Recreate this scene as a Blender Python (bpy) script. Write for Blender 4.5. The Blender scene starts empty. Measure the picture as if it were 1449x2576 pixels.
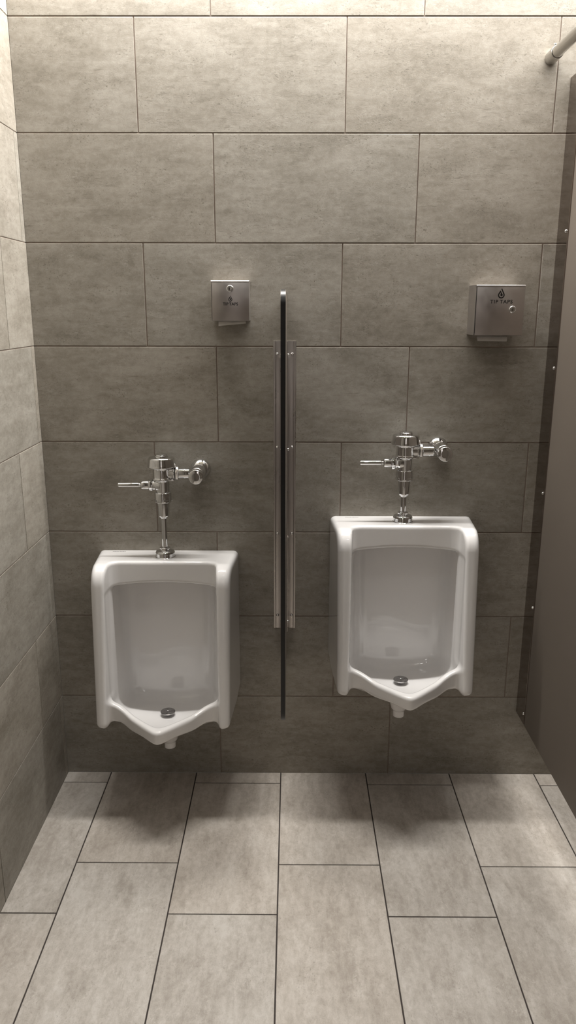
import bpy, bmesh, math, random
import numpy as np
from mathutils import Vector, Matrix

random.seed(7)
S = bpy.context.scene
COL = S.collection
PI = math.pi

# ------------------------------------------------------------------ helpers
def tag(o, label=None, cat=None, group=None, kind=None):
    if label: o['label'] = label
    if cat: o['category'] = cat
    if group: o['group'] = group
    if kind: o['kind'] = kind
    return o

def thing(name, label, cat, loc=(0, 0, 0), group=None):
    o = bpy.data.objects.new(name, None)
    o.empty_display_size = .05
    COL.objects.link(o)
    o.location = loc
    return tag(o, label, cat, group)

def link(name, me, mat, parent=None, loc=(0, 0, 0)):
    o = bpy.data.objects.new(name, me)
    COL.objects.link(o)
    if mat is not None and len(me.materials) == 0:
        me.materials.append(mat)
    o.location = loc
    if parent: o.parent = parent
    return o

def obj(name, bm, mat, parent=None, loc=(0, 0, 0), smooth=True, angle=35):
    bmesh.ops.recalc_face_normals(bm, faces=bm.faces)
    if smooth:
        for f in bm.faces: f.smooth = True
        for e in bm.edges:
            if len(e.link_faces) == 2 and e.calc_face_angle(0) > math.radians(angle):
                e.smooth = False
    me = bpy.data.meshes.new(name)
    bm.to_mesh(me); bm.free()
    return link(name, me, mat, parent, loc)

def box(bm, x0, x1, y0, y1, z0, z1, bev=0, seg=2):
    t = bmesh.new()
    r = bmesh.ops.create_cube(t, size=1)
    for v in t.verts:
        v.co = Vector((x0 + (v.co.x + .5) * (x1 - x0), y0 + (v.co.y + .5) * (y1 - y0), z0 + (v.co.z + .5) * (z1 - z0)))
    if bev:
        bmesh.ops.bevel(t, geom=t.edges[:], offset=bev, segments=seg, profile=.5, affect='EDGES')
    merge(bm, t)
    return bm

def merge(bm, t, M=None):
    if M is not None: bmesh.ops.transform(t, matrix=M, verts=t.verts)
    me = bpy.data.meshes.new('tmp'); t.to_mesh(me); t.free()
    bm.from_mesh(me); bpy.data.meshes.remove(me)

AX = {'z': Matrix.Identity(4),
      '-y': Matrix.Rotation(PI / 2, 4, 'X'),      # local +z -> -y
      'x': Matrix.Rotation(PI / 2, 4, 'Y'),       # local +z -> +x
      '-x': Matrix.Rotation(-PI / 2, 4, 'Y')}

def lathe(bm, prof, axis='z', at=(0, 0, 0), seg=48, rot=0, closed=True):
    """prof: list of (radius, height) ; radius 0 allowed at the ends"""
    t = bmesh.new()
    rings = []
    for r, h in prof:
        if r <= 1e-7:
            rings.append([t.verts.new((0, 0, h))])
        else:
            rings.append([t.verts.new((r * math.cos(rot + 2 * PI * i / seg), r * math.sin(rot + 2 * PI * i / seg), h)) for i in range(seg)])
    for a, b in zip(rings, rings[1:]):
        for i in range(seg):
            j = (i + 1) % seg
            if len(a) == 1 and len(b) == 1: continue
            if len(a) == 1: t.faces.new((a[0], b[i], b[j]))
            elif len(b) == 1: t.faces.new((a[i], a[j], b[0]))
            else: t.faces.new((a[i], a[j], b[j], b[i]))
    if closed:
        for rg in (rings[0], rings[-1]):
            if len(rg) > 1: t.faces.new(rg)
    bmesh.ops.recalc_face_normals(t, faces=t.faces)
    merge(bm, t, Matrix.Translation(at) @ AX[axis])
    return bm

def soft(prof, r=.0012, n=3):
    """round the corners of a lathe profile"""
    out = [prof[0]]
    for i in range(1, len(prof) - 1):
        p, a, b = Vector(prof[i]), Vector(prof[i - 1]), Vector(prof[i + 1])
        da, db = (a - p), (b - p)
        la, lb = da.length, db.length
        if la < 1e-6 or lb < 1e-6: out.append(tuple(p)); continue
        k = min(r, la * .45, lb * .45)
        s, e = p + da / la * k, p + db / lb * k
        for q in range(n + 1):
            u = q / n
            out.append(tuple((1 - u) ** 2 * s + 2 * u * (1 - u) * p + u * u * e))
    out.append(prof[-1])
    return out

def hexnut(bm, R, h0, h1, axis='z', at=(0, 0, 0), sides=6, rot=0, ch=.0016):
    """R = across-corner radius; chamfered nut"""
    t = bmesh.new()
    prof = [(R * .9, h0), (R, h0 + ch), (R, h1 - ch), (R * .9, h1)]
    lathe(t, prof, 'z', (0, 0, 0), sides, rot)
    bmesh.ops.bevel(t, geom=t.edges[:], offset=ch * .45, segments=2, profile=.5, affect='EDGES')
    merge(bm, t, Matrix.Translation(at) @ AX[axis])
    return bm

# ------------------------------------------------------------------ materials
def mat_new(name):
    m = bpy.data.materials.new(name); m.use_nodes = True
    nt = m.node_tree
    return m, nt, nt.nodes['Principled BSDF']

def simple(name, col, rough=.5, metal=0, noise=0, nscale=20, bump=0, bscale=200, coat=0, spec=None, stretch=None, rvar=0):
    m, nt, b = mat_new(name)
    N, L = nt.nodes, nt.links
    b.inputs['Base Color'].default_value = (*col, 1)
    b.inputs['Roughness'].default_value = rough
    b.inputs['Metallic'].default_value = metal
    if coat:
        b.inputs['Coat Weight'].default_value = coat
        b.inputs['Coat Roughness'].default_value = .04
    if spec is not None: b.inputs['Specular IOR Level'].default_value = spec
    if noise or bump or rvar:
        tc = N.new('ShaderNodeTexCoord')
        mp = N.new('ShaderNodeMapping'); L.new(tc.outputs['Object'], mp.inputs['Vector'])
        if stretch: mp.inputs['Scale'].default_value = stretch
        if noise or rvar:
            n = N.new('ShaderNodeTexNoise'); n.inputs['Scale'].default_value = nscale; n.inputs['Detail'].default_value = 5
            L.new(mp.outputs['Vector'], n.inputs['Vector'])
        if noise:
            r = N.new('ShaderNodeMapRange'); L.new(n.outputs['Fac'], r.inputs['Value'])
            r.inputs['From Min'].default_value = .3; r.inputs['From Max'].default_value = .7
            r.inputs['To Min'].default_value = 1 - noise; r.inputs['To Max'].default_value = 1 + noise
            mx = N.new('ShaderNodeVectorMath'); mx.operation = 'SCALE'
            mx.inputs[0].default_value = col; L.new(r.outputs['Result'], mx.inputs['Scale'])
            L.new(mx.outputs['Vector'], b.inputs['Base Color'])
        if rvar:
            r2 = N.new('ShaderNodeMapRange'); L.new(n.outputs['Fac'], r2.inputs['Value'])
            r2.inputs['From Min'].default_value = .3; r2.inputs['From Max'].default_value = .7
            r2.inputs['To Min'].default_value = max(0, rough - rvar); r2.inputs['To Max'].default_value = rough + rvar
            L.new(r2.outputs['Result'], b.inputs['Roughness'])
        if bump:
            n2 = N.new('ShaderNodeTexNoise'); n2.inputs['Scale'].default_value = bscale; n2.inputs['Detail'].default_value = 3
            L.new(mp.outputs['Vector'], n2.inputs['Vector'])
            bp = N.new('ShaderNodeBump'); bp.inputs['Strength'].default_value = bump; bp.inputs['Distance'].default_value = .001
            L.new(n2.outputs['Fac'], bp.inputs['Height']); L.new(bp.outputs['Normal'], b.inputs['Normal'])
    return m

def tile_material(name, dark, mid, light, rough=.5, bump=.35, pit=.6, coldvar=.05):
    """cement-look porcelain; UV in metres with a random offset per tile, streaks run along U"""
    m, nt, b = mat_new(name)
    N, L = nt.nodes, nt.links
    uv = N.new('ShaderNodeUVMap'); uv.uv_map = 'UVMap'
    def mapped(sx, sy):
        mp = N.new('ShaderNodeMapping'); mp.inputs['Scale'].default_value = (sx, sy, 1)
        L.new(uv.outputs['UV'], mp.inputs['Vector']); return mp.outputs['Vector']
    def noise(vec, scale, detail=6, rough_=.6, dist=0):
        n = N.new('ShaderNodeTexNoise'); n.inputs['Scale'].default_value = scale
        n.inputs['Detail'].default_value = detail; n.inputs['Roughness'].default_value = rough_
        n.inputs['Distortion'].default_value = dist
        L.new(vec, n.inputs['Vector']); return n.outputs['Fac']
    def mr(v, a, b_, c, d, clamp=True):
        r = N.new('ShaderNodeMapRange'); r.clamp = clamp
        for i, x in zip(('From Min', 'From Max', 'To Min', 'To Max'), (a, b_, c, d)): r.inputs[i].default_value = x
        L.new(v, r.inputs['Value']); return r.outputs['Result']
    def math_(op, a, b_):
        n = N.new('ShaderNodeMath'); n.operation = op
        for i, x in enumerate((a, b_)):
            if isinstance(x, (int, float)): n.inputs[i].default_value = x
            else: L.new(x, n.inputs[i])
        return n.outputs[0]
    cloud = noise(mapped(1, 1.8), 4.2, 6, .62, .6)
    streak = noise(mapped(1, 3.6), 11, 7, .66, .5)
    mott = noise(mapped(1, 1.25), 46, 6, .72, .35)
    grain = noise(mapped(1, 1.1), 330, 3, .65)
    s = math_('ADD', math_('MULTIPLY', cloud, .36), math_('MULTIPLY', streak, .24))
    s = math_('ADD', s, math_('MULTIPLY', mott, .28))
    s = math_('ADD', s, math_('MULTIPLY', grain, .12))
    ramp = N.new('ShaderNodeValToRGB'); L.new(s, ramp.inputs['Fac'])
    e = ramp.color_ramp.elements
    e[0].position = .415; e[0].color = (*dark, 1)
    e[1].position = .585; e[1].color = (*light, 1)
    k = ramp.color_ramp.elements.new(.50); k.color = (*mid, 1)
    # pits: small dark flecks that gather in patches
    pits = noise(mapped(1, 1.25), 150, 4, .68, .5)
    patch = noise(mapped(1, 1.9), 9, 5, .62, .4)
    pm = math_('MULTIPLY', mr(pits, .555, .66, 0, 1), mr(patch, .47, .60, .04, 1))
    # fine dark strokes that run along the tile
    stroke = math_('MULTIPLY', mr(noise(mapped(1, 6), 26, 5, .62, .5), .57, .68, 0, .55), mr(noise(mapped(1, 2), 6, 3, .5), .46, .58, 0, 1))
    pm = math_('MAXIMUM', pm, stroke)
    # pale scuffs, long along the tile
    pale = math_('MULTIPLY', mr(noise(mapped(1, 1.8), 90, 5, .7, .8), .54, .66, 0, 1), mr(noise(mapped(1.2, 2), 8.5, 4, .55), .50, .62, 0, 1))
    at = N.new('ShaderNodeAttribute'); at.attribute_name = 'tint'
    c1 = N.new('ShaderNodeMixRGB'); c1.blend_type = 'MULTIPLY'; c1.inputs['Fac'].default_value = 1
    L.new(ramp.outputs['Color'], c1.inputs['Color1']); L.new(at.outputs['Color'], c1.inputs['Color2'])
    c2 = N.new('ShaderNodeMixRGB'); c2.blend_type = 'MIX'
    L.new(math_('MULTIPLY', pm, pit), c2.inputs['Fac']); L.new(c1.outputs['Color'], c2.inputs['Color1'])
    c2.inputs['Color2'].default_value = (dark[0] * .55, dark[1] * .53, dark[2] * .5, 1)
    c3 = N.new('ShaderNodeMixRGB'); c3.blend_type = 'MIX'
    L.new(math_('MULTIPLY', pale, .60), c3.inputs['Fac']); L.new(c2.outputs['Color'], c3.inputs['Color1'])
    c3.inputs['Color2'].default_value = (light[0] * 1.10, light[1] * 1.11, light[2] * 1.12, 1)
    L.new(c3.outputs['Color'], b.inputs['Base Color'])
    b.inputs['Roughness'].default_value = rough
    b.inputs['Specular IOR Level'].default_value = .4
    h = math_('SUBTRACT', math_('ADD', math_('MULTIPLY', mott, .22), math_('MULTIPLY', grain, .42)), math_('MULTIPLY', pm, .22))
    h = math_('ADD', h, math_('MULTIPLY', pale, .12))
    bp = N.new('ShaderNodeBump'); bp.inputs['Strength'].default_value = bump; bp.inputs['Distance'].default_value = .0016
    L.new(h, bp.inputs['Height']); L.new(bp.outputs['Normal'], b.inputs['Normal'])
    return m

M_WALL = tile_material('porcelain_wall_tile', (.218, .197, .163), (.286, .262, .223), (.350, .325, .284), .52, .24, pit=.75)
M_FLOOR = tile_material('porcelain_floor_tile', (.335, .300, .260), (.432, .394, .350), (.530, .494, .450), .48, .16, pit=.42)
M_GROUT = simple('wall_grout', (.25, .20, .165), .9, noise=.1, nscale=60, bump=.3)
M_GROUT_F = simple('floor_grout', (.040, .032, .028), .9, noise=.15, nscale=50)
M_PAINT = simple('brown_painted_plaster', (.17, .145, .12), .7, bump=.15, bscale=120, noise=.04, nscale=4)
M_PALE = simple('pale_corridor_plaster', (.68, .65, .63), .7, bump=.15, bscale=120, noise=.02, nscale=4)
M_CEIL = simple('white_ceiling', (.75, .73, .69), .8, bump=.1, bscale=150, noise=.02, nscale=5)
M_CERAMIC = simple('vitreous_china', (.74, .727, .718), .09, coat=.6, noise=.012, nscale=6)
M_CHROME = simple('polished_chrome', (.78, .785, .79), .05, 1, rvar=.02, nscale=30)
M_STEEL = simple('satin_stainless', (.52, .49, .475), .33, 1, noise=.05, nscale=26, rvar=.05)
M_SATIN = simple('satin_bracket_metal', (.44, .412, .392), .30, 1, noise=.06, nscale=7, rvar=.05, stretch=(6, 6, 1))
M_TUBE = simple('satin_nickel_tube', (.47, .455, .43), .24, 1, rvar=.05, nscale=14)
M_STRAIN = simple('dull_strainer_metal', (.30, .29, .285), .33, 1, noise=.2, nscale=120, rvar=.1)
M_PANEL = simple('taupe_laminate', (.128, .108, .090), .40, noise=.035, nscale=3, bump=.08, bscale=700, spec=.4)
M_CORE = simple('black_phenolic_edge', (.0022, .0022, .0026), .36, noise=.1, nscale=60, spec=.5)
M_INK = simple('black_print', (.012, .010, .010), .55, noise=.05, nscale=90)
M_GREYINK = simple('grey_print', (.16, .155, .15), .55, noise=.05, nscale=90)
M_DARK = simple('dark_gap', (.015, .013, .012), .7, noise=.1, nscale=40)
M_PAPER = simple('tissue_paper', (.62, .60, .565), .9, noise=.03, nscale=40, bump=.3, bscale=160)
M_LAMPBODY = simple('white_lamp_housing', (.78, .77, .75), .45, noise=.02, nscale=10)

def emit(name, col, power):
    m, nt, b = mat_new(name)
    b.inputs['Base Color'].default_value = (.8, .8, .8, 1)
    b.inputs['Emission Color'].default_value = (*col, 1)
    b.inputs['Emission Strength'].default_value = power
    n = nt.nodes.new('ShaderNodeTexNoise'); n.inputs['Scale'].default_value = 3
    r = nt.nodes.new('ShaderNodeMapRange'); nt.links.new(n.outputs['Fac'], r.inputs['Value'])
    r.inputs['To Min'].default_value = power * .98; r.inputs['To Max'].default_value = power * 1.02
    nt.links.new(r.outputs['Result'], b.inputs['Emission Strength'])
    return m

# ------------------------------------------------------------------ tiled surfaces
def tiled(name, rects, P, n, mats, along_u=True, gap=.003, h=.0016, bev=.0011, slab=.05, tintamp=.05, ext=None):
    """rects: (u0,u1,v0,v1) cell borders (grout centre lines); P(u,v) -> point on the finished surface;
       n = outward normal. One mesh: tiles, grout bed and the slab behind."""
    n = Vector(n)
    bm = bmesh.new()
    uvl = bm.loops.layers.uv.new('UVMap')
    cl = bm.loops.layers.float_color.new('tint')
    rnd = random.Random(name)
    us = [r[0] for r in rects] + [r[1] for r in rects]; vs = [r[2] for r in rects] + [r[3] for r in rects]
    U0, U1, V0, V1 = ext or (min(us), max(us), min(vs), max(vs))
    # slab with the grout bed as its face
    c = [(U0, V0), (U1, V0), (U1, V1), (U0, V1)]
    a = [bm.verts.new(P(u, v) - n * h) for u, v in c]
    bck = [bm.verts.new(P(u, v) - n * (h + slab)) for u, v in c]
    fs = [bm.faces.new(a), bm.faces.new(bck[::-1])] + [bm.faces.new((a[i], bck[i], bck[(i + 1) % 4], a[(i + 1) % 4])) for i in range(4)]
    for f in fs: f.material_index = 1
    for (u0, u1, v0, v1) in rects:
        g = gap / 2
        e0 = u0 + (g if u0 > U0 + 1e-6 else 0); e1 = u1 - (g if u1 < U1 - 1e-6 else 0)
        w0 = v0 + (g if v0 > V0 + 1e-6 else 0); w1 = v1 - (g if v1 < V1 - 1e-6 else 0)
        if e1 - e0 < .004 or w1 - w0 < .004: continue
        ou, ov = rnd.uniform(0, 50), rnd.uniform(0, 50)
        k = 1 + rnd.uniform(-tintamp, tintamp); wv = rnd.uniform(-.012, .012)
        tint = (k * (1 + wv), k, k * (1 - wv), 1)
        lift = rnd.uniform(0, .0003)
        rings = []
        for ins, ht in ((0, 0), (0, .45), (bev * .3, .8), (bev, 1)):
            cc = [(e0 + ins, w0 + ins), (e1 - ins, w0 + ins), (e1 - ins, w1 - ins), (e0 + ins, w1 - ins)]
            rings.append([bm.verts.new(P(u, v) - n * (h * (1 - ht)) + n * lift * ht) for u, v in cc])
            rings[-1].append(cc)
        def setf(f, pts):
            for lp, (u, v) in zip(f.loops, pts):
                lp[uvl].uv = (u + ou, v + ov) if along_u else (v + ov, u + ou)
                lp[cl] = tint
            f.material_index = 0
        for A, B in zip(rings, rings[1:]):
            for i in range(4):
                j = (i + 1) % 4
                f = bm.faces.new((A[i], A[j], B[j], B[i])); setf(f, (A[4][i], A[4][j], B[4][j], B[4][i]))
        f = bm.faces.new(rings[-1][:4]); setf(f, rings[-1][4])
    # orient tile faces along +n
    bmesh.ops.recalc_face_normals(bm, faces=[f for f in bm.faces if f.material_index == 1])
    for f in bm.faces:
        if f.material_index == 0:
            f.normal_update()
            if len(f.verts) == 4 and f.normal.dot(n) < -1e-4: f.normal_flip()
    me = bpy.data.meshes.new(name); bm.to_mesh(me); bm.free()
    for m in mats: me.materials.append(m)
    o = link(name, me, None); o['kind'] = 'structure'
    return o

XL, XR = -.807, 1.95          # side walls
YF = -3.5                     # front wall (behind the camera)
ZC = 2.97                     # ceiling
ROW = [0, .307, .610, .9095, 1.2115, 1.5125, 1.8185, 2.1225, 2.4240, 2.727, ZC]
TW = .6025
first = [-.2525, -.4560, -.2480, -.4445, -.2365, -.4525, -.2332, -.4515, -.2335, -.4525]
def row_rects(z0, z1, u0, u1, j0, pitch):
    js = []
    j = j0
    while j > u0 + .02: j -= pitch
    while j <= u0 + .012: j += pitch
    while j < u1 - .012:
        js.append(j); j += pitch
    e = [u0] + js + [u1]
    return [(a, b, z0, z1) for a, b in zip(e, e[1:])]

rects = []
for k in range(len(ROW) - 1):
    rects += row_rects(ROW[k], ROW[k + 1], XL, XR, first[k], TW + (.0012 if k % 2 else .0005))
tiled('wall_back', rects, lambda u, v: Vector((u, 0, v)), (0, -1, 0), (M_WALL, M_GROUT), gap=.0034)
# left wall : u runs along -y (u = -y)
rects = []
for k in range(len(ROW) - 1):
    j0 = .2135 if k % 2 else .030
    rects += row_rects(ROW[k], ROW[k + 1], 0, -YF, j0, TW)
tiled('wall_left', rects, lambda u, v: Vector((XL, -u, v)), (1, 0, 0), (M_WALL, M_GROUT), gap=.0026)
# floor : columns run away from the wall (v = -y)
xs = [XL, -.6505, -.3412, -.0362, .2705, .5725, .8790, 1.186, 1.492, 1.798, XR]
ys0 = [.0627, .4700, .0630, .4750, .0683, .4790, .0690, .478, .068, .478]
rects = []
for i in range(len(xs) - 1):
    for r in row_rects(xs[i], xs[i + 1], 0, -YF, ys0[i], .6105):
        rects.append((r[2], r[3], r[0], r[1])) if False else rects.append((r[2] if False else xs[i], xs[i + 1], r[0], r[1]))
tiled('floor', rects, lambda u, v: Vector((u, -v, 0)), (0, 0, 1), (M_FLOOR, M_GROUT_F), along_u=False, gap=.0038, h=.0014, bev=.0007, tintamp=.035)

# ceiling, right wall, wall behind the camera with a doorway
bm = bmesh.new(); box(bm, XL - .05, XR + .05, YF - .05, .05, ZC, ZC + .06)
o = obj('ceiling', bm, M_CEIL, smooth=False); o['kind'] = 'structure'
bm = bmesh.new(); box(bm, XR, XR + .05, YF, 0, 0, ZC)
o = obj('wall_right', bm, M_PAINT, smooth=False); o['kind'] = 'structure'
DX0, DX1, DZ = -.30, .16, 2.35
bm = bmesh.new()
box(bm, XL - .05, DX0, YF - .1, YF, 0, ZC); box(bm, DX1, XR + .05, YF - .1, YF, 0, ZC); box(bm, DX0, DX1, YF - .1, YF, DZ, ZC)
o = obj('wall_front', bm, M_PAINT, smooth=False); o['kind'] = 'structure'
bm = bmesh.new()
box(bm, -1.2, 1.2, YF - 1.3, YF - 1.25, 0, 2.6)
o = obj('wall_corridor', bm, M_PALE, smooth=False); o['kind'] = 'structure'
bm = bmesh.new(); box(bm, -1.2, 1.2, YF - 1.3, YF - .0, -.05, -.002)
o = obj('floor_corridor', bm, M_PALE, smooth=False); o['kind'] = 'structure'

bm = bmesh.new(); box(bm, -1.2, 1.2, YF - 1.3, YF - .1, 2.63, 2.68)
o = obj('ceiling_corridor', bm, M_CEIL, smooth=False); o['kind'] = 'structure'

# ------------------------------------------------------------------ urinal (implicit surface -> quads)
def smin(a, b, k):
    h = np.maximum(k - np.abs(a - b), 0) / k
    return np.minimum(a, b) - h * h * k * .25
def smax(a, b, k): return -smin(-a, -b, k)
def sstep(x):
    x = np.clip(x, 0, 1); return x * x * (3 - 2 * x)

def urinal_sdf(u, d, z):
    au = np.abs(u)
    side = au - (.2325 - .0165 * np.clip(d / .22, 0, 1.15))
    front = (d - (.197 - z * .118)) * .99
    body = smax(front, z + 0 * d, .060)
    body = smax(body, side, .020)
    body = smax(body, -.523 - z + .02 * sstep((.10 - d) / .1), .020)
    # open front between the two side fins
    wi = np.where(d < .13, .149 + .21 * (d - .04), .1679 + .10 * (d - .13))
    wi_b = wi - .036 * np.clip(-z - .15, 0, .4) * np.clip(1 - (d - .04) / .10, 0, 1)
    dh = .1215 + (-z) * .075
    slot = smax(au - wi, dh - d, .030)
    shell = smax(body, -slot, .0105)
    # prow-shaped lip and basin
    ru = np.sqrt(u * u + .017 ** 2)
    pf = smin(ru * .723 + d * .691 - .2625, (d - .226) * .98, .040)
    zb = -.5145 + .10 * np.minimum(au, .16) + .010 * np.exp(-((au - .137) / .028) ** 2) * sstep((d - .212) / .026) - .045 * sstep((.335 - d) / .16) * (1 - np.clip(au / .2, 0, 1) ** 2)
    rim = -.4680 + .024 * sstep((au - .085) / .085)
    prow = smax(pf, z - rim, .013)
    prow = smax(prow, zb - z, .010)
    prow = smax(prow, au - .190, .02)
    sol = smin(shell, prow, .024)
    # bowl
    flo = -.529 + .75 * u * u + .5 * np.minimum(d - .15, 0) ** 2 + 1.25 * np.maximum(d - .15, 0) ** 2
    zh = -.0700 - .0125 * (u / .165) ** 2
    inn = pf + .0215
    back = (.036 + 0 * z) - d
    bowl = smax(au - wi_b, back, .040)
    bowl = smax(bowl, inn, .028)
    bowl = smax(bowl, flo - z, .044)
    hd = z - zh
    bowl = smax(bowl, hd, .014)
    # keep the header : above it the bowl stays closed, in front of it the slot is open
    sol = smax(sol, -bowl, .010)
    front_open = smax(au - wi, smax(dh - d, -.462 - z, .02), .03)
    return np.maximum(sol, -d)

def surface_nets(F, lo, hi, step):
    ax = [np.arange(lo[i], hi[i] + step, step) for i in range(3)]
    G = np.meshgrid(*ax, indexing='ij')
    f = F(*G)
    s = f < 0
    nx, ny, nz = f.shape
    cnt = np.zeros((nx - 1, ny - 1, nz - 1), int)
    acc = np.zeros((nx - 1, ny - 1, nz - 1, 3))
    def corner(a, i, j, k): return a[i:nx - 1 + i, j:ny - 1 + j, k:nz - 1 + k]
    for axis in range(3):
        for p in (0, 1):
            for r in (0, 1):
                o0 = [p, r]; o0.insert(axis, 0); o1 = [p, r]; o1.insert(axis, 1)
                a, b = corner(f, *o0), corner(f, *o1)
                cr = (a < 0) != (b < 0)
                with np.errstate(divide='ignore', invalid='ignore'):
                    t = np.where(cr, a / (a - b), 0)
                for c in range(3):
                    v = o0[c] + (t if c == axis else 0)
                    acc[..., c] += np.where(cr, v, 0)
                cnt += cr
    act = cnt > 0
    idx = -np.ones(cnt.shape, int); idx[act] = np.arange(act.sum())
    ijk = np.argwhere(act)
    V = (ijk + acc[act] / cnt[act][:, None]) * step + np.array(lo)
    for _ in range(4):                                     # pull vertices on to the surface
        e = step * .2
        f0 = F(*V.T)
        g = np.stack([(F(*(V + np.eye(3)[i] * e).T) - F(*(V - np.eye(3)[i] * e).T)) / (2 * e) for i in range(3)], 1)
        g2 = (g * g).sum(1) + 1e-9
        dv = -(f0 / g2)[:, None] * g
        ln = np.linalg.norm(dv, axis=1, keepdims=True)
        dv *= np.minimum(1, step * .5 / np.maximum(ln, 1e-9))
        V = V + dv
    Q = []
    for axis in range(3):
        b, c = (axis + 1) % 3, (axis + 2) % 3
        sl0 = [slice(None)] * 3; sl1 = [slice(None)] * 3
        sl0[axis] = slice(0, -1); sl1[axis] = slice(1, None)
        A, B = s[tuple(sl0)], s[tuple(sl1)]
        E = np.argwhere(A != B)
        E = E[(E[:, b] > 0) & (E[:, c] > 0) & (E[:, b] < f.shape[b] - 1) & (E[:, c] < f.shape[c] - 1)]
        inside = A[tuple(E.T)]
        def cell(db, dc):
            q = E.copy(); q[:, b] -= db; q[:, c] -= dc
            return idx[tuple(q.T)]
        q = np.stack([cell(1, 1), cell(0, 1), cell(0, 0), cell(1, 0)], 1)
        q[~inside] = q[~inside][:, ::-1]
        Q.append(q)
    return V, np.concatenate(Q)

V, Q = surface_nets(urinal_sdf, (-.246, -.007, -.585), (.246, .392, .012), .0031)
P3 = np.stack([V[:, 0], -V[:, 1], V[:, 2]], 1)
Q = Q[:, ::-1]
ur_me = bpy.data.meshes.new('bowl_body')
ur_me.from_pydata(P3.tolist(), [], Q.tolist())
ur_me.polygons.foreach_set('use_smooth', [True] * len(ur_me.polygons))
ur_me.update(); ur_me.validate()
# outward normals
bmx = bmesh.new(); bmx.from_mesh(ur_me); bmesh.ops.recalc_face_normals(bmx, faces=bmx.faces); bmx.to_mesh(ur_me); bmx.free()

def text_mesh(s, width, height=None, bold=0., extrude=.0002, shear=0., spacing=1.0):
    cu = bpy.data.curves.new('txt', 'FONT'); cu.body = s
    cu.align_x = 'CENTER'; cu.align_y = 'CENTER'; cu.size = 1; cu.offset = bold; cu.shear = shear; cu.space_character = spacing; cu.space_word = .55
    cu.extrude = .001
    o = bpy.data.objects.new('txt', cu); COL.objects.link(o)
    bpy.context.view_layer.update()
    dg = bpy.context.evaluated_depsgraph_get()
    me = bpy.data.meshes.new_from_object(o.evaluated_get(dg))
    bpy.data.objects.remove(o); bpy.data.curves.remove(cu)
    c = np.array([v.co[:] for v in me.vertices]); mn, mx = c.min(0), c.max(0)
    sx = width / (mx[0] - mn[0]); sy = (height / (mx[1] - mn[1])) if height else sx
    for v in me.vertices:
        v.co = ((v.co.x - (mn[0] + mx[0]) / 2) * sx, (v.co.y - (mn[1] + mx[1]) / 2) * sy, v.co.z / .001 * extrude)
    return me

def make_urinal(x, ztop, label):
    t = thing('urinal', label, 'urinal', (x, 0, ztop), 'white wall-hung urinals')
    link('bowl_body', ur_me, M_CERAMIC, t, (0, -.0002, 0))
    bm = bmesh.new()
    lathe(bm, soft([(0, -.535), (.034, -.535), (.0340, -.575), (.0320, -.603), (.0260, -.627), (.0195, -.635), (.0192, -.656), (.0155, -.656), (.0150, -.640), (0, -.640)], .006, 4), 'z', (0, -.132, 0))
    obj('drain_outlet', bm, M_CERAMIC, t)
    bm = bmesh.new()
    lathe(bm, soft([(0, -.5265), (.012, -.5265), (.012, -.519), (.0238, -.518), (.0243, -.5145), (.0225, -.5135), (0, -.5130)], .0008, 2), 'z', (.0, -.150, 0))
    st = obj('drain_strainer', bm, M_STRAIN, t)
    st['label'] = 'round grey metal drain strainer'
    bm = bmesh.new()
    lathe(bm, [(0.0034, -.5135), (.0032, -.5118), (.002, -.5106), (0, -.5102)], 'z', (.0, -.150, 0), 16, closed=False)
    obj('strainer_screw', bm, M_CHROME, st)
    me = text_mesh('American Standard', .044, .0062, 0.0, .00012, .25)
    o = link('maker_mark', me, M_GREYINK, t, (-.163, -.0165, .0001))
    o['label'] = 'tiny grey script lettering on the top ledge'
    return t

ZL, ZR = .845, .966
make_urinal(-.4100, ZL, 'white ceramic urinal hung lower on the wall, left of the divider')
make_urinal(.3600, ZR, 'white ceramic urinal hung higher on the wall, between divider and stall panel')

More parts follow.
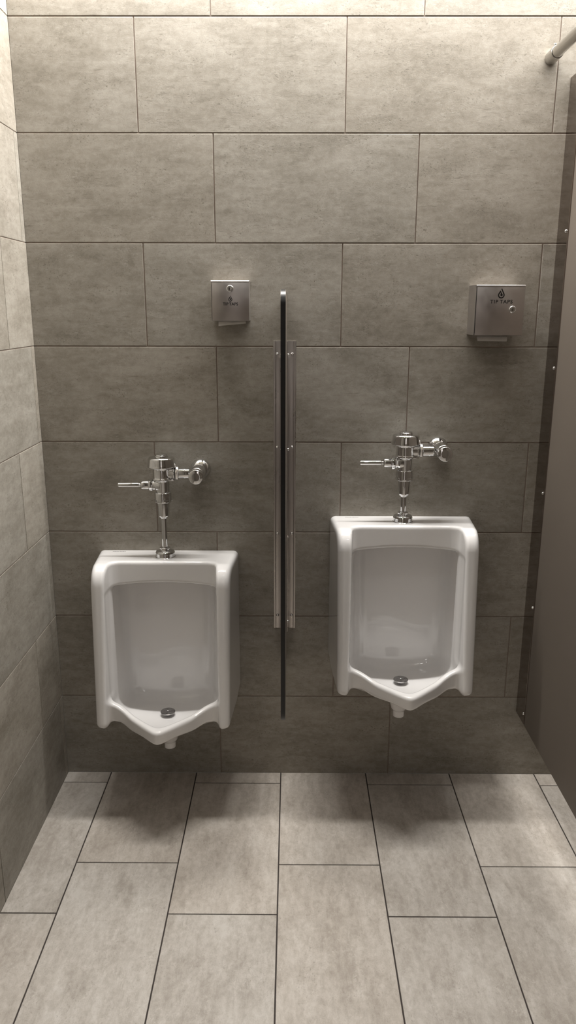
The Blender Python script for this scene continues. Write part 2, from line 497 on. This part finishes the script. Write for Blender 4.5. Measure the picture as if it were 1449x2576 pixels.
# ------------------------------------------------------------------ flush valves
def make_valve(x, z, drop, label):
    """drop = shortening of the flush tube"""
    t = thing('flush_valve', label, 'flush valve', (x, -.072, z), 'chrome flush valves above the urinals')
    D = -drop
    bm = bmesh.new()
    lathe(bm, soft([(.0325, 0), (.0330, .0035), (.0312, .0045), (.0312, .0165), (.0285, .0225), (.017, .0262), (.0135, .0264)], .0016, 3))
    obj('spud_flange', bm, M_CHROME, t)
    bm = bmesh.new()
    hexnut(bm, .0172, .0255, .0345, sides=8, rot=.2); obj('spud_nut', bm, M_CHROME, t)
    bm = bmesh.new()
    lathe(bm, [(.0092, .030), (.0092, .140 + D)], seg=32); obj('flush_tube', bm, M_CHROME, t)
    bm = bmesh.new()
    lathe(bm, soft([(.0095, .131 + D), (.0105, .131 + D), (.0115, .134 + D), (.0155, .136 + D), (.0178, .141 + D), (.0198, .188 + D), (.0190, .190 + D)], .001, 2))
    obj('vacuum_breaker', bm, M_CHROME, t)
    bm = bmesh.new()
    lathe(bm, soft([(.0200, .184 + D), (.0262, .185 + D), (.0268, .190 + D), (.0272, .2135 + D), (.0265, .2175 + D), (.0205, .2195 + D)], .0012, 3))
    for k in range(4):
        a = .5 + k * PI / 2
        bx = bmesh.new(); box(bx, -.009, .009, -.0285, -.0255, .1875 + D, .195 + D, .0008)
        merge(bm, bx, Matrix.Rotation(a, 4, 'Z'))
    obj('coupling_nut', bm, M_CHROME, t)
    bm = bmesh.new()   # body: lower barrel, upper chamber, side bosses
    lathe(bm, soft([(.0195, .216 + D), (.0215, .218 + D), (.0220, .253 + D), (.0245, .256 + D), (.0298, .2575 + D), (.0312, .2605 + D), (.0312, .2635 + D), (.0292, .2660 + D),
                    (.0292, .2930 + D), (.0308, .2950 + D), (.0308, .2985 + D), (.026, .300 + D)], .0014, 3))
    lathe(bm, soft([(.0205, .010), (.0205, .036), (.0222, .0375), (.0222, .041), (.0160, .042)], .001, 2), 'x', (0, 0, .278 + D))
    box(bm, .010, .041, -.0215, .0215, .2575 + D, .2635 + D, .0016)
    lathe(bm, soft([(.0225, .006), (.0200, .018), (.0165, .0225), (.0165, .0300), (.0120, .0305)], .001, 2), '-x', (0, 0, .240 + D))
    vb = obj('valve_body', bm, M_CHROME, t)
    bm = bmesh.new()   # set screw under the cap
    lathe(bm, soft([(.004, 0), (.004, .006), (.0025, .008), (0, .0084)], .0008, 2), 'z', (.029, -.008, .2955 + D), 16)
    obj('set_screw', bm, M_CHROME, vb)
    bm = bmesh.new()
    lathe(bm, soft([(.030, .2985 + D), (.0445, .2988 + D), (.0462, .3015 + D), (.0448, .3060 + D), (.0418, .3255 + D), (.0395, .3295 + D), (.0345, .3315 + D), (.0215, .3325 + D)], .0022, 4))
    cp = obj('valve_cap', bm, M_CHROME, t)
    bm = bmesh.new()
    lathe(bm, soft([(.0215, .3318 + D), (.0212, .3360 + D), (.0190, .3368 + D), (.0186, .3395 + D), (.0130, .3412 + D), (0, .3418 + D)], .0008, 2))
    obj('cap_button', bm, M_CHROME, cp)
    # handle
    bm = bmesh.new()
    hexnut(bm, .0200, .0300, .0425, '-x', (0, 0, .240 + D), 6, .3); hn = obj('handle_nut', bm, M_CHROME, t)
    bm = bmesh.new()
    lathe(bm, soft([(.0130, .042), (.0148, .0435), (.0148, .0625), (.0140, .066), (.0092, .068), (.0062, .0690), (.0056, .0720), (.0064, .0745),
                    (.0074, .0760), (.0074, .1395), (.0070, .1408), (0, .1408)], .0008, 2), '-x', (0, 0, .240 + D), 32)
    obj('handle_lever', bm, M_CHROME, t)
    # supply side
    bm = bmesh.new()
    hexnut(bm, .0232, .0425, .0540, 'x', (0, 0, .278 + D), 6, .25); obj('supply_nut', bm, M_CHROME, t)
    bm = bmesh.new()
    lathe(bm, soft([(.0150, .050), (.0170, .054), (.0170, .0860)], .001, 2), 'x', (0, 0, .278 + D), 32)
    lathe(bm, soft([(.0182, .0720), (.0182, .0750)], .001, 2), 'x', (0, 0, .278 + D), 32)
    obj('supply_tailpiece', bm, M_CHROME, t)
    bm = bmesh.new()   # control stop, axis towards the viewer
    c = (.1140, .030, .2785 + D)
    lathe(bm, soft([(.0165, -.040), (.0175, -.010), (.0225, .002), (.0232, .008), (.0232, .060), (.0238, .062), (.0238, .066), (.0205, .068)], .0016, 3), '-y', c)
    cs = obj('control_stop', bm, M_CHROME, t)
    bm = bmesh.new()
    lathe(bm, soft([(.0215, .067), (.0235, .069), (.0235, .088), (.0222, .0915), (.0130, .0935), (0, .0940)], .0015, 3), '-y', c)
    obj('stop_cap', bm, M_CHROME, cs)
    bm = bmesh.new()
    lathe(bm, soft([(.0330, -.0418), (.0330, -.0390), (.0305, -.0330), (.0225, -.0240), (.0180, -.0205), (.0172, -.0200)], .0022, 3), '-y', c)
    obj('wall_escutcheon', bm, M_CHROME, t)
    return t

make_valve(-.4105, ZL, 0, 'chrome flush valve with longer pipe, on top of the lower left urinal')
make_valve(.3560, ZR, .0470, 'chrome flush valve with shorter pipe, on top of the higher right urinal')

# ------------------------------------------------------------------ divider between the urinals
def rounded_panel(y0, y1, z0, z1, xh, r, ch):
    """vertical slab in the yz plane, front corners rounded, chamfered rim"""
    pts = [(y0, z0), (y0, z1)]
    n = 10
    for k in range(n + 1):
        a = PI / 2 - k / n * PI / 2
        pts.append((y1 + r - r * math.cos(PI / 2 - a) if False else y1 + r - r * math.sin(k / n * PI / 2), z1 - r + r * math.cos(k / n * PI / 2)))
    for k in range(n + 1):
        pts.append((y1 + r - r * math.cos(k / n * PI / 2), z0 + r - r * math.sin(k / n * PI / 2)))
    return pts

def slab_parts(pts, x0, x1, skin):
    """core (edge) mesh and two thin face skins of a compact panel"""
    core = bmesh.new(); 
    def prism(bm, a, b, inset=0):
        va = [bm.verts.new((a, y, z)) for y, z in pts]; vb = [bm.verts.new((b, y, z)) for y, z in pts]
        bm.faces.new(va); bm.faces.new(vb[::-1])
        m = len(pts)
        for i in range(m):
            bm.faces.new((va[i], vb[i], vb[(i + 1) % m], va[(i + 1) % m]))
    prism(core, x0 + skin, x1 - skin)
    s1 = bmesh.new(); prism(s1, x0, x0 + skin)
    s2 = bmesh.new(); prism(s2, x1 - skin, x1)
    return core, s1, s2

XD = -.0232
t = thing('privacy_divider', 'slim black-edged privacy divider on the wall between the two urinals', 'divider', (XD, 0, 1.065))
pts = rounded_panel(-.0003, -.450, .4556 - 1.065, 1.6745 - 1.065, .0065, .042, .001)
core, s1, s2 = slab_parts(pts, -.0066, .0066, .0004)
p = obj('divider_panel', core, M_CORE, t, angle=25)
for s in (s1, s2): obj('face_laminate', s, M_PANEL, p, angle=25)
for sgn in (-1, 1):
    bm = bmesh.new()
    z0, z1 = .5685 - 1.065, 1.5305 - 1.065
    a, b = .0068, .0360
    def bb(xa, xb, ya, yb):
        box(bm, min(sgn * xa, sgn * xb), max(sgn * xa, sgn * xb), ya, yb, z0, z1, .0006, 2)
    bb(a, b, -.0042, 0)                 # flange on the wall
    bb(a, a + .0034, -.0380, -.0036)         # flange along the panel
    bb(b - .0075, b, -.0058, -.0036)         # raised rim of the flange
    br = obj('wall_bracket', bm, M_SATIN, t)
    for zz in (1.4905, 1.1965, .9065, .6155):
        bm = bmesh.new()
        lathe(bm, soft([(.0046, 0), (.0046, .0012), (.0036, .0034), (.0018, .0044), (0, .0046)], .0008, 2), '-y', (sgn * .0236, -.0042, zz - 1.065), 20)
        obj('bolt', bm, M_CHROME, br)
    for zz in (1.489, 1.193, .901, .603):
        bm = bmesh.new()
        lathe(bm, soft([(.0046, 0), (.0046, .0012), (.0036, .0034), (.0018, .0044), (0, .0046)], .0008, 2), 'x' if sgn > 0 else '-x', (sgn * .0101, -.0275, zz - 1.065), 20)
        obj('bolt', bm, M_CHROME, br)

# ------------------------------------------------------------------ stall partition and head rail
XP = .7985
t = thing('stall_partition', 'tall brown toilet stall panel standing off the floor at the right', 'partition', (XP, -.75, .247))
pts = [(.7495, 0), (.7495, 2.024), (-.75, 2.024), (-.75, 0)]
core, s1, s2 = slab_parts(pts, .0005, .0205, .0007)
p = obj('partition_panel', core, M_CORE, t, smooth=False)
for s in (s1, s2): obj('face_laminate', s, M_PANEL, p, smooth=False)
# continuous bracket along the wall
bm = bmesh.new()
t1 = bmesh.new(); box(t1, -.0030, .0004, .6590, .7500, .006, 2.022, .0003, 1)
merge(bm, t1)
t1 = bmesh.new(); box(t1, .0206, .0236, .6590, .7500, .006, 2.022, .0003, 1)
merge(bm, t1)
M_BRK = simple('bronze_toned_bracket', (.31, .27, .245), .13, 1, noise=.02, nscale=5, rvar=.02)
br = obj('wall_bracket', bm, M_BRK, t); br['label'] = 'dark reflective metal strip along the wall'
for i, zz in enumerate((2.235, 1.8466, 1.4543, 1.0642, .6769, .2895)):
    yb = -.0765 - .0060 * (1 - (zz - .29) / 1.95)
    bm = bmesh.new()
    lathe(bm, soft([(.0050, 0), (.0050, .0014), (.0038, .0040), (.0019, .0052), (0, .0054)], .0008, 2), '-x', (-.0030, yb + .75, zz - .247), 20)
    obj('bolt', bm, M_CHROME, br)

t = thing('head_rail', 'satin metal head rail tube leaving the wall above the stall panel', 'rail', (.7335, 0, 2.3175))
bm = bmesh.new(); lathe(bm, [(.0155, .004), (.0155, 1.55)], '-y', (0, 0, 0), 40); obj('rail_tube', bm, M_TUBE, t)
bm = bmesh.new()
lathe(bm, soft([(.0176, .0005), (.0180, .003), (.0178, .060), (.0168, .0612), (.0158, .0612)], .0008, 2), '-y', (0, 0, 0), 40)
sk = obj('wall_socket', bm, M_TUBE, t)
bm = bmesh.new()
lathe(bm, soft([(.0026, .014), (.0026, .0205), (.0046, .0210), (.0046, .0235), (.0030, .0250), (0, .0252)], .0005, 2), 'z', (-.004, -.045, 0), 16)
obj('set_screw', bm, M_CHROME, sk)

# ------------------------------------------------------------------ tissue dispensers
def drop_logo(w):
    """open water-drop ring with a solid drop inside and a gap on its upper left, in the xz plane, w = width"""
    bm = bmesh.new()
    R = .5
    def ring_outline(c, r, apex, n=26):
        # closed teardrop: circle centre c radius r, tangents to the apex
        dx, dz = apex[0] - c[0], apex[1] - c[1]
        dist = math.hypot(dx, dz); al = math.atan2(dz, dx); be = math.acos(r / dist)
        a0 = al + be; a1 = al - be + 2 * PI
        pts = [(c[0] + r * math.cos(a0 + (a1 - a0) * i / n), c[1] + r * math.sin(a0 + (a1 - a0) * i / n)) for i in range(n + 1)]
        return pts     # left tangent point, round the bottom, right tangent point
    c = (0, -.15)
    O = ring_outline(c, .50, (.04, .86))
    I = ring_outline(c, .315, (-.02, .47))
    n = len(O)
    def quad(a, b, c_, d):
        bm.faces.new([bm.verts.new((p[0] * w, 0, p[1] * w)) for p in (a, b, c_, d)])
    for i in range(n - 1):
        quad(O[i], O[i + 1], I[i + 1], I[i])
    # right arm up to the tip
    quad(O[-1], (.04, .86), (.0, .62), I[-1])
    quad((.04, .86), (-.055, .70), (-.04, .63), (.0, .62))
    # left arm, cut back at the top
    LA = (-.17, .53)
    quad(LA, O[0], I[0], (-.03, .33))
    # curl of the left arm down into the inner drop
    D = ring_outline((.03, -.13), .175, (-.06, .36))
    cen = (.03, -.10)
    for i in range(len(D) - 1):
        bm.faces.new([bm.verts.new((p[0] * w, 0, p[1] * w)) for p in (D[i], D[i + 1], cen)])
    bm.faces.new([bm.verts.new((p[0] * w, 0, p[1] * w)) for p in (D[-1], (-.06, .36), cen)])
    bm.faces.new([bm.verts.new((p[0] * w, 0, p[1] * w)) for p in ((-.06, .36), D[0], cen)])
    quad(LA, (-.03, .33), (-.035, .22), (-.16, .40))
    bmesh.ops.remove_doubles(bm, verts=bm.verts, dist=1e-7)
    r = bmesh.ops.extrude_face_region(bm, geom=bm.faces[:])
    for v in [g for g in r['geom'] if isinstance(g, bmesh.types.BMVert)]: v.co.y -= .00018
    return bm

def make_dispenser(label, x0, x1, z0, z1, dep, lock, logo, logow, text, textw, texth, bold, gap):
    cx, cz = (x0 + x1) / 2, (z0 + z1) / 2
    t = thing('tissue_dispenser', label, 'dispenser', (cx, 0, cz), 'stainless tissue dispensers on the wall')
    w, h = (x1 - x0) / 2, (z1 - z0) / 2
    bm = bmesh.new()   # folded case: back, two cheeks, top, open slot at the bottom
    th = .0012
    box(bm, -w, w, -.0015, -.0001, -h, h)
    box(bm, -w, -w + th, -dep + .003, -.0008, -h, h, .0004, 1)
    box(bm, w - th, w, -dep + .003, -.0008, -h, h, .0004, 1)
    box(bm, -w, w, -dep + .003, -.0008, h - th, h, .0004, 1)
    box(bm, -w, w, -dep + .003, -dep * .72, -h, -h + th, .0004, 1)
    box(bm, -w, w, -dep * .35, -.0008, -h, -h + th, .0004, 1)
    # bright rolled top edge
    lathe(bm, [(.0036, -w), (.0036, w)], 'x', (0, -dep + .0030, h - .0032), 16)
    # right return of the front
    box(bm, w - .004, w, -dep, -dep + .004, -h, h - .003, .0006, 2)
    obj('case', bm, M_STEEL, t)
    bm = bmesh.new()   # door with a hinge gap on its left
    box(bm, -w + .0022, w - .0016, -dep - .0006, -dep + .0012, -h + .0010, h - .0058, .0008, 2)
    dr = obj('door', bm, M_STEEL, t)
    bm = bmesh.new(); box(bm, -w + .0008, -w + .0022, -dep - .0002, -dep + .003, -h + .006, h - .012); obj('hinge_gap', bm, M_DARK, dr)
    fy = -dep - .0006
    lx, lz = lock[0] - cx, lock[1] - cz
    bm = bmesh.new()
    lathe(bm, soft([(.0108, 0), (.0106, .0022), (.0090, .0038), (.0078, .0040), (.0074, .0032), (.0068, .0032)], .0006, 2), '-y', (lx, fy, lz), 32)
    lk = obj('lock', bm, M_CHROME, dr)
    bm = bmesh.new()
    lathe(bm, soft([(.0066, .0015), (.0066, .0036), (.0060, .0040), (0, .0040)], .0004, 2), '-y', (lx, fy, lz), 28)
    obj('lock_cylinder', bm, M_TUBE, lk)
    bm = bmesh.new(); t1 = bmesh.new(); box(t1, -.0009, .0009, -.0002, .0004, -.0042, .0042); t2 = bmesh.new(); box(t2, -.0016, .0004, -.0002, .0004, -.0002, .0016); merge(t1, t2)
    merge(bm, t1, Matrix.Translation((lx, fy - .0040, lz)) @ Matrix.Rotation(.12, 4, 'Y'))
    obj('keyhole', bm, M_DARK, lk)
    o = obj('droplet_logo', drop_logo(logow), M_INK, dr, (logo[0] - cx, fy - .00005, logo[1] - cz), smooth=False)
    o['label'] = 'black water drop logo'
    me = text_mesh('TIP TAPS', textw, texth, bold, .00012, spacing=gap)
    me.transform(Matrix.Rotation(PI / 2, 4, 'X'))
    o = link('lettering', me, M_INK, dr, (text[0] - cx, fy - .0001, text[1] - cz))
    o['label'] = 'black capital lettering'
    return t

make_dispenser('smaller square steel tissue dispenser left of the divider, lock above its logo',
               -.2435, -.1295, 1.5915, 1.7080, .060, (-.187, 1.6845), (-.1862, 1.6550), .0118, (-.186, 1.6405), .0455, .0086, .034, 1.08)
make_dispenser('larger steel tissue dispenser near the stall panel, lock below its lettering',
               .5415, .6855, 1.5510, 1.6960, .095, (.6515, 1.6260), (.6155, 1.6700), .0196, (.6170, 1.6485), .0660, .0108, .022, 1.18)

def tissue(name, label, x, y, z, w, hh, tilt, bow, fold):
    bm = bmesh.new()
    nx, nz = 14, 8
    rows = []
    for j in range(nz + 1):
        v = j / nz
        r = []
        for i in range(nx + 1):
            u = i / nx - .5
            zz = -hh * v * (1 + tilt * u)
            xx = u * w * (1 - .06 * v * fold)
            yy = -bow * math.sin(v * 1.4) + .0012 * math.sin(u * 9 + v * 2)
            r.append(bm.verts.new((xx, yy, zz)))
        rows.append(r)
    for a, b in zip(rows, rows[1:]):
        for i in range(nx): bm.faces.new((a[i], a[i + 1], b[i + 1], b[i]))
    r = bmesh.ops.extrude_face_region(bm, geom=bm.faces[:])
    for v in [g for g in r['geom'] if isinstance(g, bmesh.types.BMVert)]: v.co.y += .0008
    o = obj(name, bm, M_PAPER, None, (x, y, z))
    return tag(o, label, 'tissue', 'tissues poking out of the dispensers')
tissue('tissue_sheet', 'thin pale tissue edge under the smaller dispenser left of the divider', -.183, -.036, 1.598, .083, .0185, -.40, .010, 0)
tissue('tissue_sheet', 'pale tissue hanging out below the larger dispenser by the stall panel', .604, -.055, 1.558, .094, .0245, .05, .016, 1)

# ------------------------------------------------------------------ lamps
YS = -.118; WS = .045
t = thing('linear_ceiling_light', 'long slim linear light on the ceiling along the tiled wall', 'ceiling light', ((XL + XR) / 2, YS, ZC))
ln = (XR - XL) - .06
bm = bmesh.new()
box(bm, -ln / 2 - .01, ln / 2 + .01, -WS / 2 - .008, -WS / 2, -.030, 0); box(bm, -ln / 2 - .01, ln / 2 + .01, WS / 2, WS / 2 + .008, -.030, 0)
box(bm, -ln / 2 - .01, -ln / 2, -WS / 2, WS / 2, -.030, 0); box(bm, ln / 2, ln / 2 + .01, -WS / 2, WS / 2, -.030, 0)
box(bm, -ln / 2, ln / 2, -WS / 2, WS / 2, -.006, 0)
obj('housing', bm, M_LAMPBODY, t, smooth=False)
STRIP_W, DOWN_W, CORR_W = 126, 1.5, 26
WARM = (1, .974, .936)
def area(name, sx, sy, power, parent, loc, col=WARM, rot=(0, 0, 0), shape='RECTANGLE', spread=PI):
    l = bpy.data.lights.new(name, 'AREA'); l.shape = shape; l.size = sx; l.size_y = sy; l.energy = power; l.color = col; l.spread = spread
    o = bpy.data.objects.new(name, l); COL.objects.link(o); o.location = loc; o.rotation_euler = rot
    if parent: o.parent = parent
    return o
area('lamp_strip', ln, WS, STRIP_W, t, (0, 0, -.020))
for i, (x, y, lab) in enumerate([(-.30, -1.55, 'round recessed ceiling downlight nearest the left wall, ahead of the camera'),
                                 (.42, -1.55, 'round recessed ceiling downlight nearest the stall panel, ahead of the camera'),
                                 (.05, -2.75, 'round recessed ceiling downlight near the doorway behind the camera')]):
    d = thing('ceiling_downlight', lab, 'ceiling light', (x, y, ZC), 'recessed ceiling downlights')
    bm = bmesh.new()
    lathe(bm, soft([(.062, 0), (.082, 0), (.084, -.004), (.078, -.007), (.064, -.006), (.062, -.002)], .001, 2), 'z', (0, 0, 0), 40, closed=False)
    obj('trim_ring', bm, M_LAMPBODY, d)
    area('lamp_disc', .12, .12, DOWN_W, d, (0, 0, -.004), shape='DISK')
c = thing('corridor_light', 'flat ceiling light in the corridor behind the doorway', 'ceiling light', (0, YF - .65, 2.6))
bm = bmesh.new(); box(bm, -.62, .62, -.17, .17, 0, .03, .003); obj('housing', bm, M_LAMPBODY, c)
area('lamp_panel', 1.2, .3, CORR_W, c, (0, 0, -.003), (1, .95, .93))

# ------------------------------------------------------------------ world, camera, view
w = bpy.data.worlds.new('world'); S.world = w; w.use_nodes = True
w.node_tree.nodes['Background'].inputs['Color'].default_value = (1, .94, .87, 1)
w.node_tree.nodes['Background'].inputs['Strength'].default_value = .05

f_px, pit, yaw, rol = 1928.78322, -.258813181, -.0049497977, .00202873413
cp, sp = math.cos(pit), math.sin(pit)
fwd = Vector((math.sin(yaw) * cp, math.cos(yaw) * cp, sp))
rt = Vector((math.cos(yaw), -math.sin(yaw), 0)); up = rt.cross(fwd)
R_ = math.cos(rol) * rt + math.sin(rol) * up; U_ = -math.sin(rol) * rt + math.cos(rol) * up
cam = bpy.data.cameras.new('camera'); co = bpy.data.objects.new('camera', cam); COL.objects.link(co)
Mx = Matrix((R_, U_, -fwd)).transposed().to_4x4(); Mx.translation = Vector((0, -2.44612839, 1.6261935))
co.matrix_world = Mx
cam.sensor_fit = 'VERTICAL'; cam.sensor_height = 24; cam.lens = f_px / 2576 * 24
cam.clip_start = .02; cam.clip_end = 50
S.camera = co
vs = S.view_settings
vs.view_transform = 'Standard'; vs.look = 'None'; vs.gamma = 1; vs.use_curve_mapping = False; vs.exposure = 0
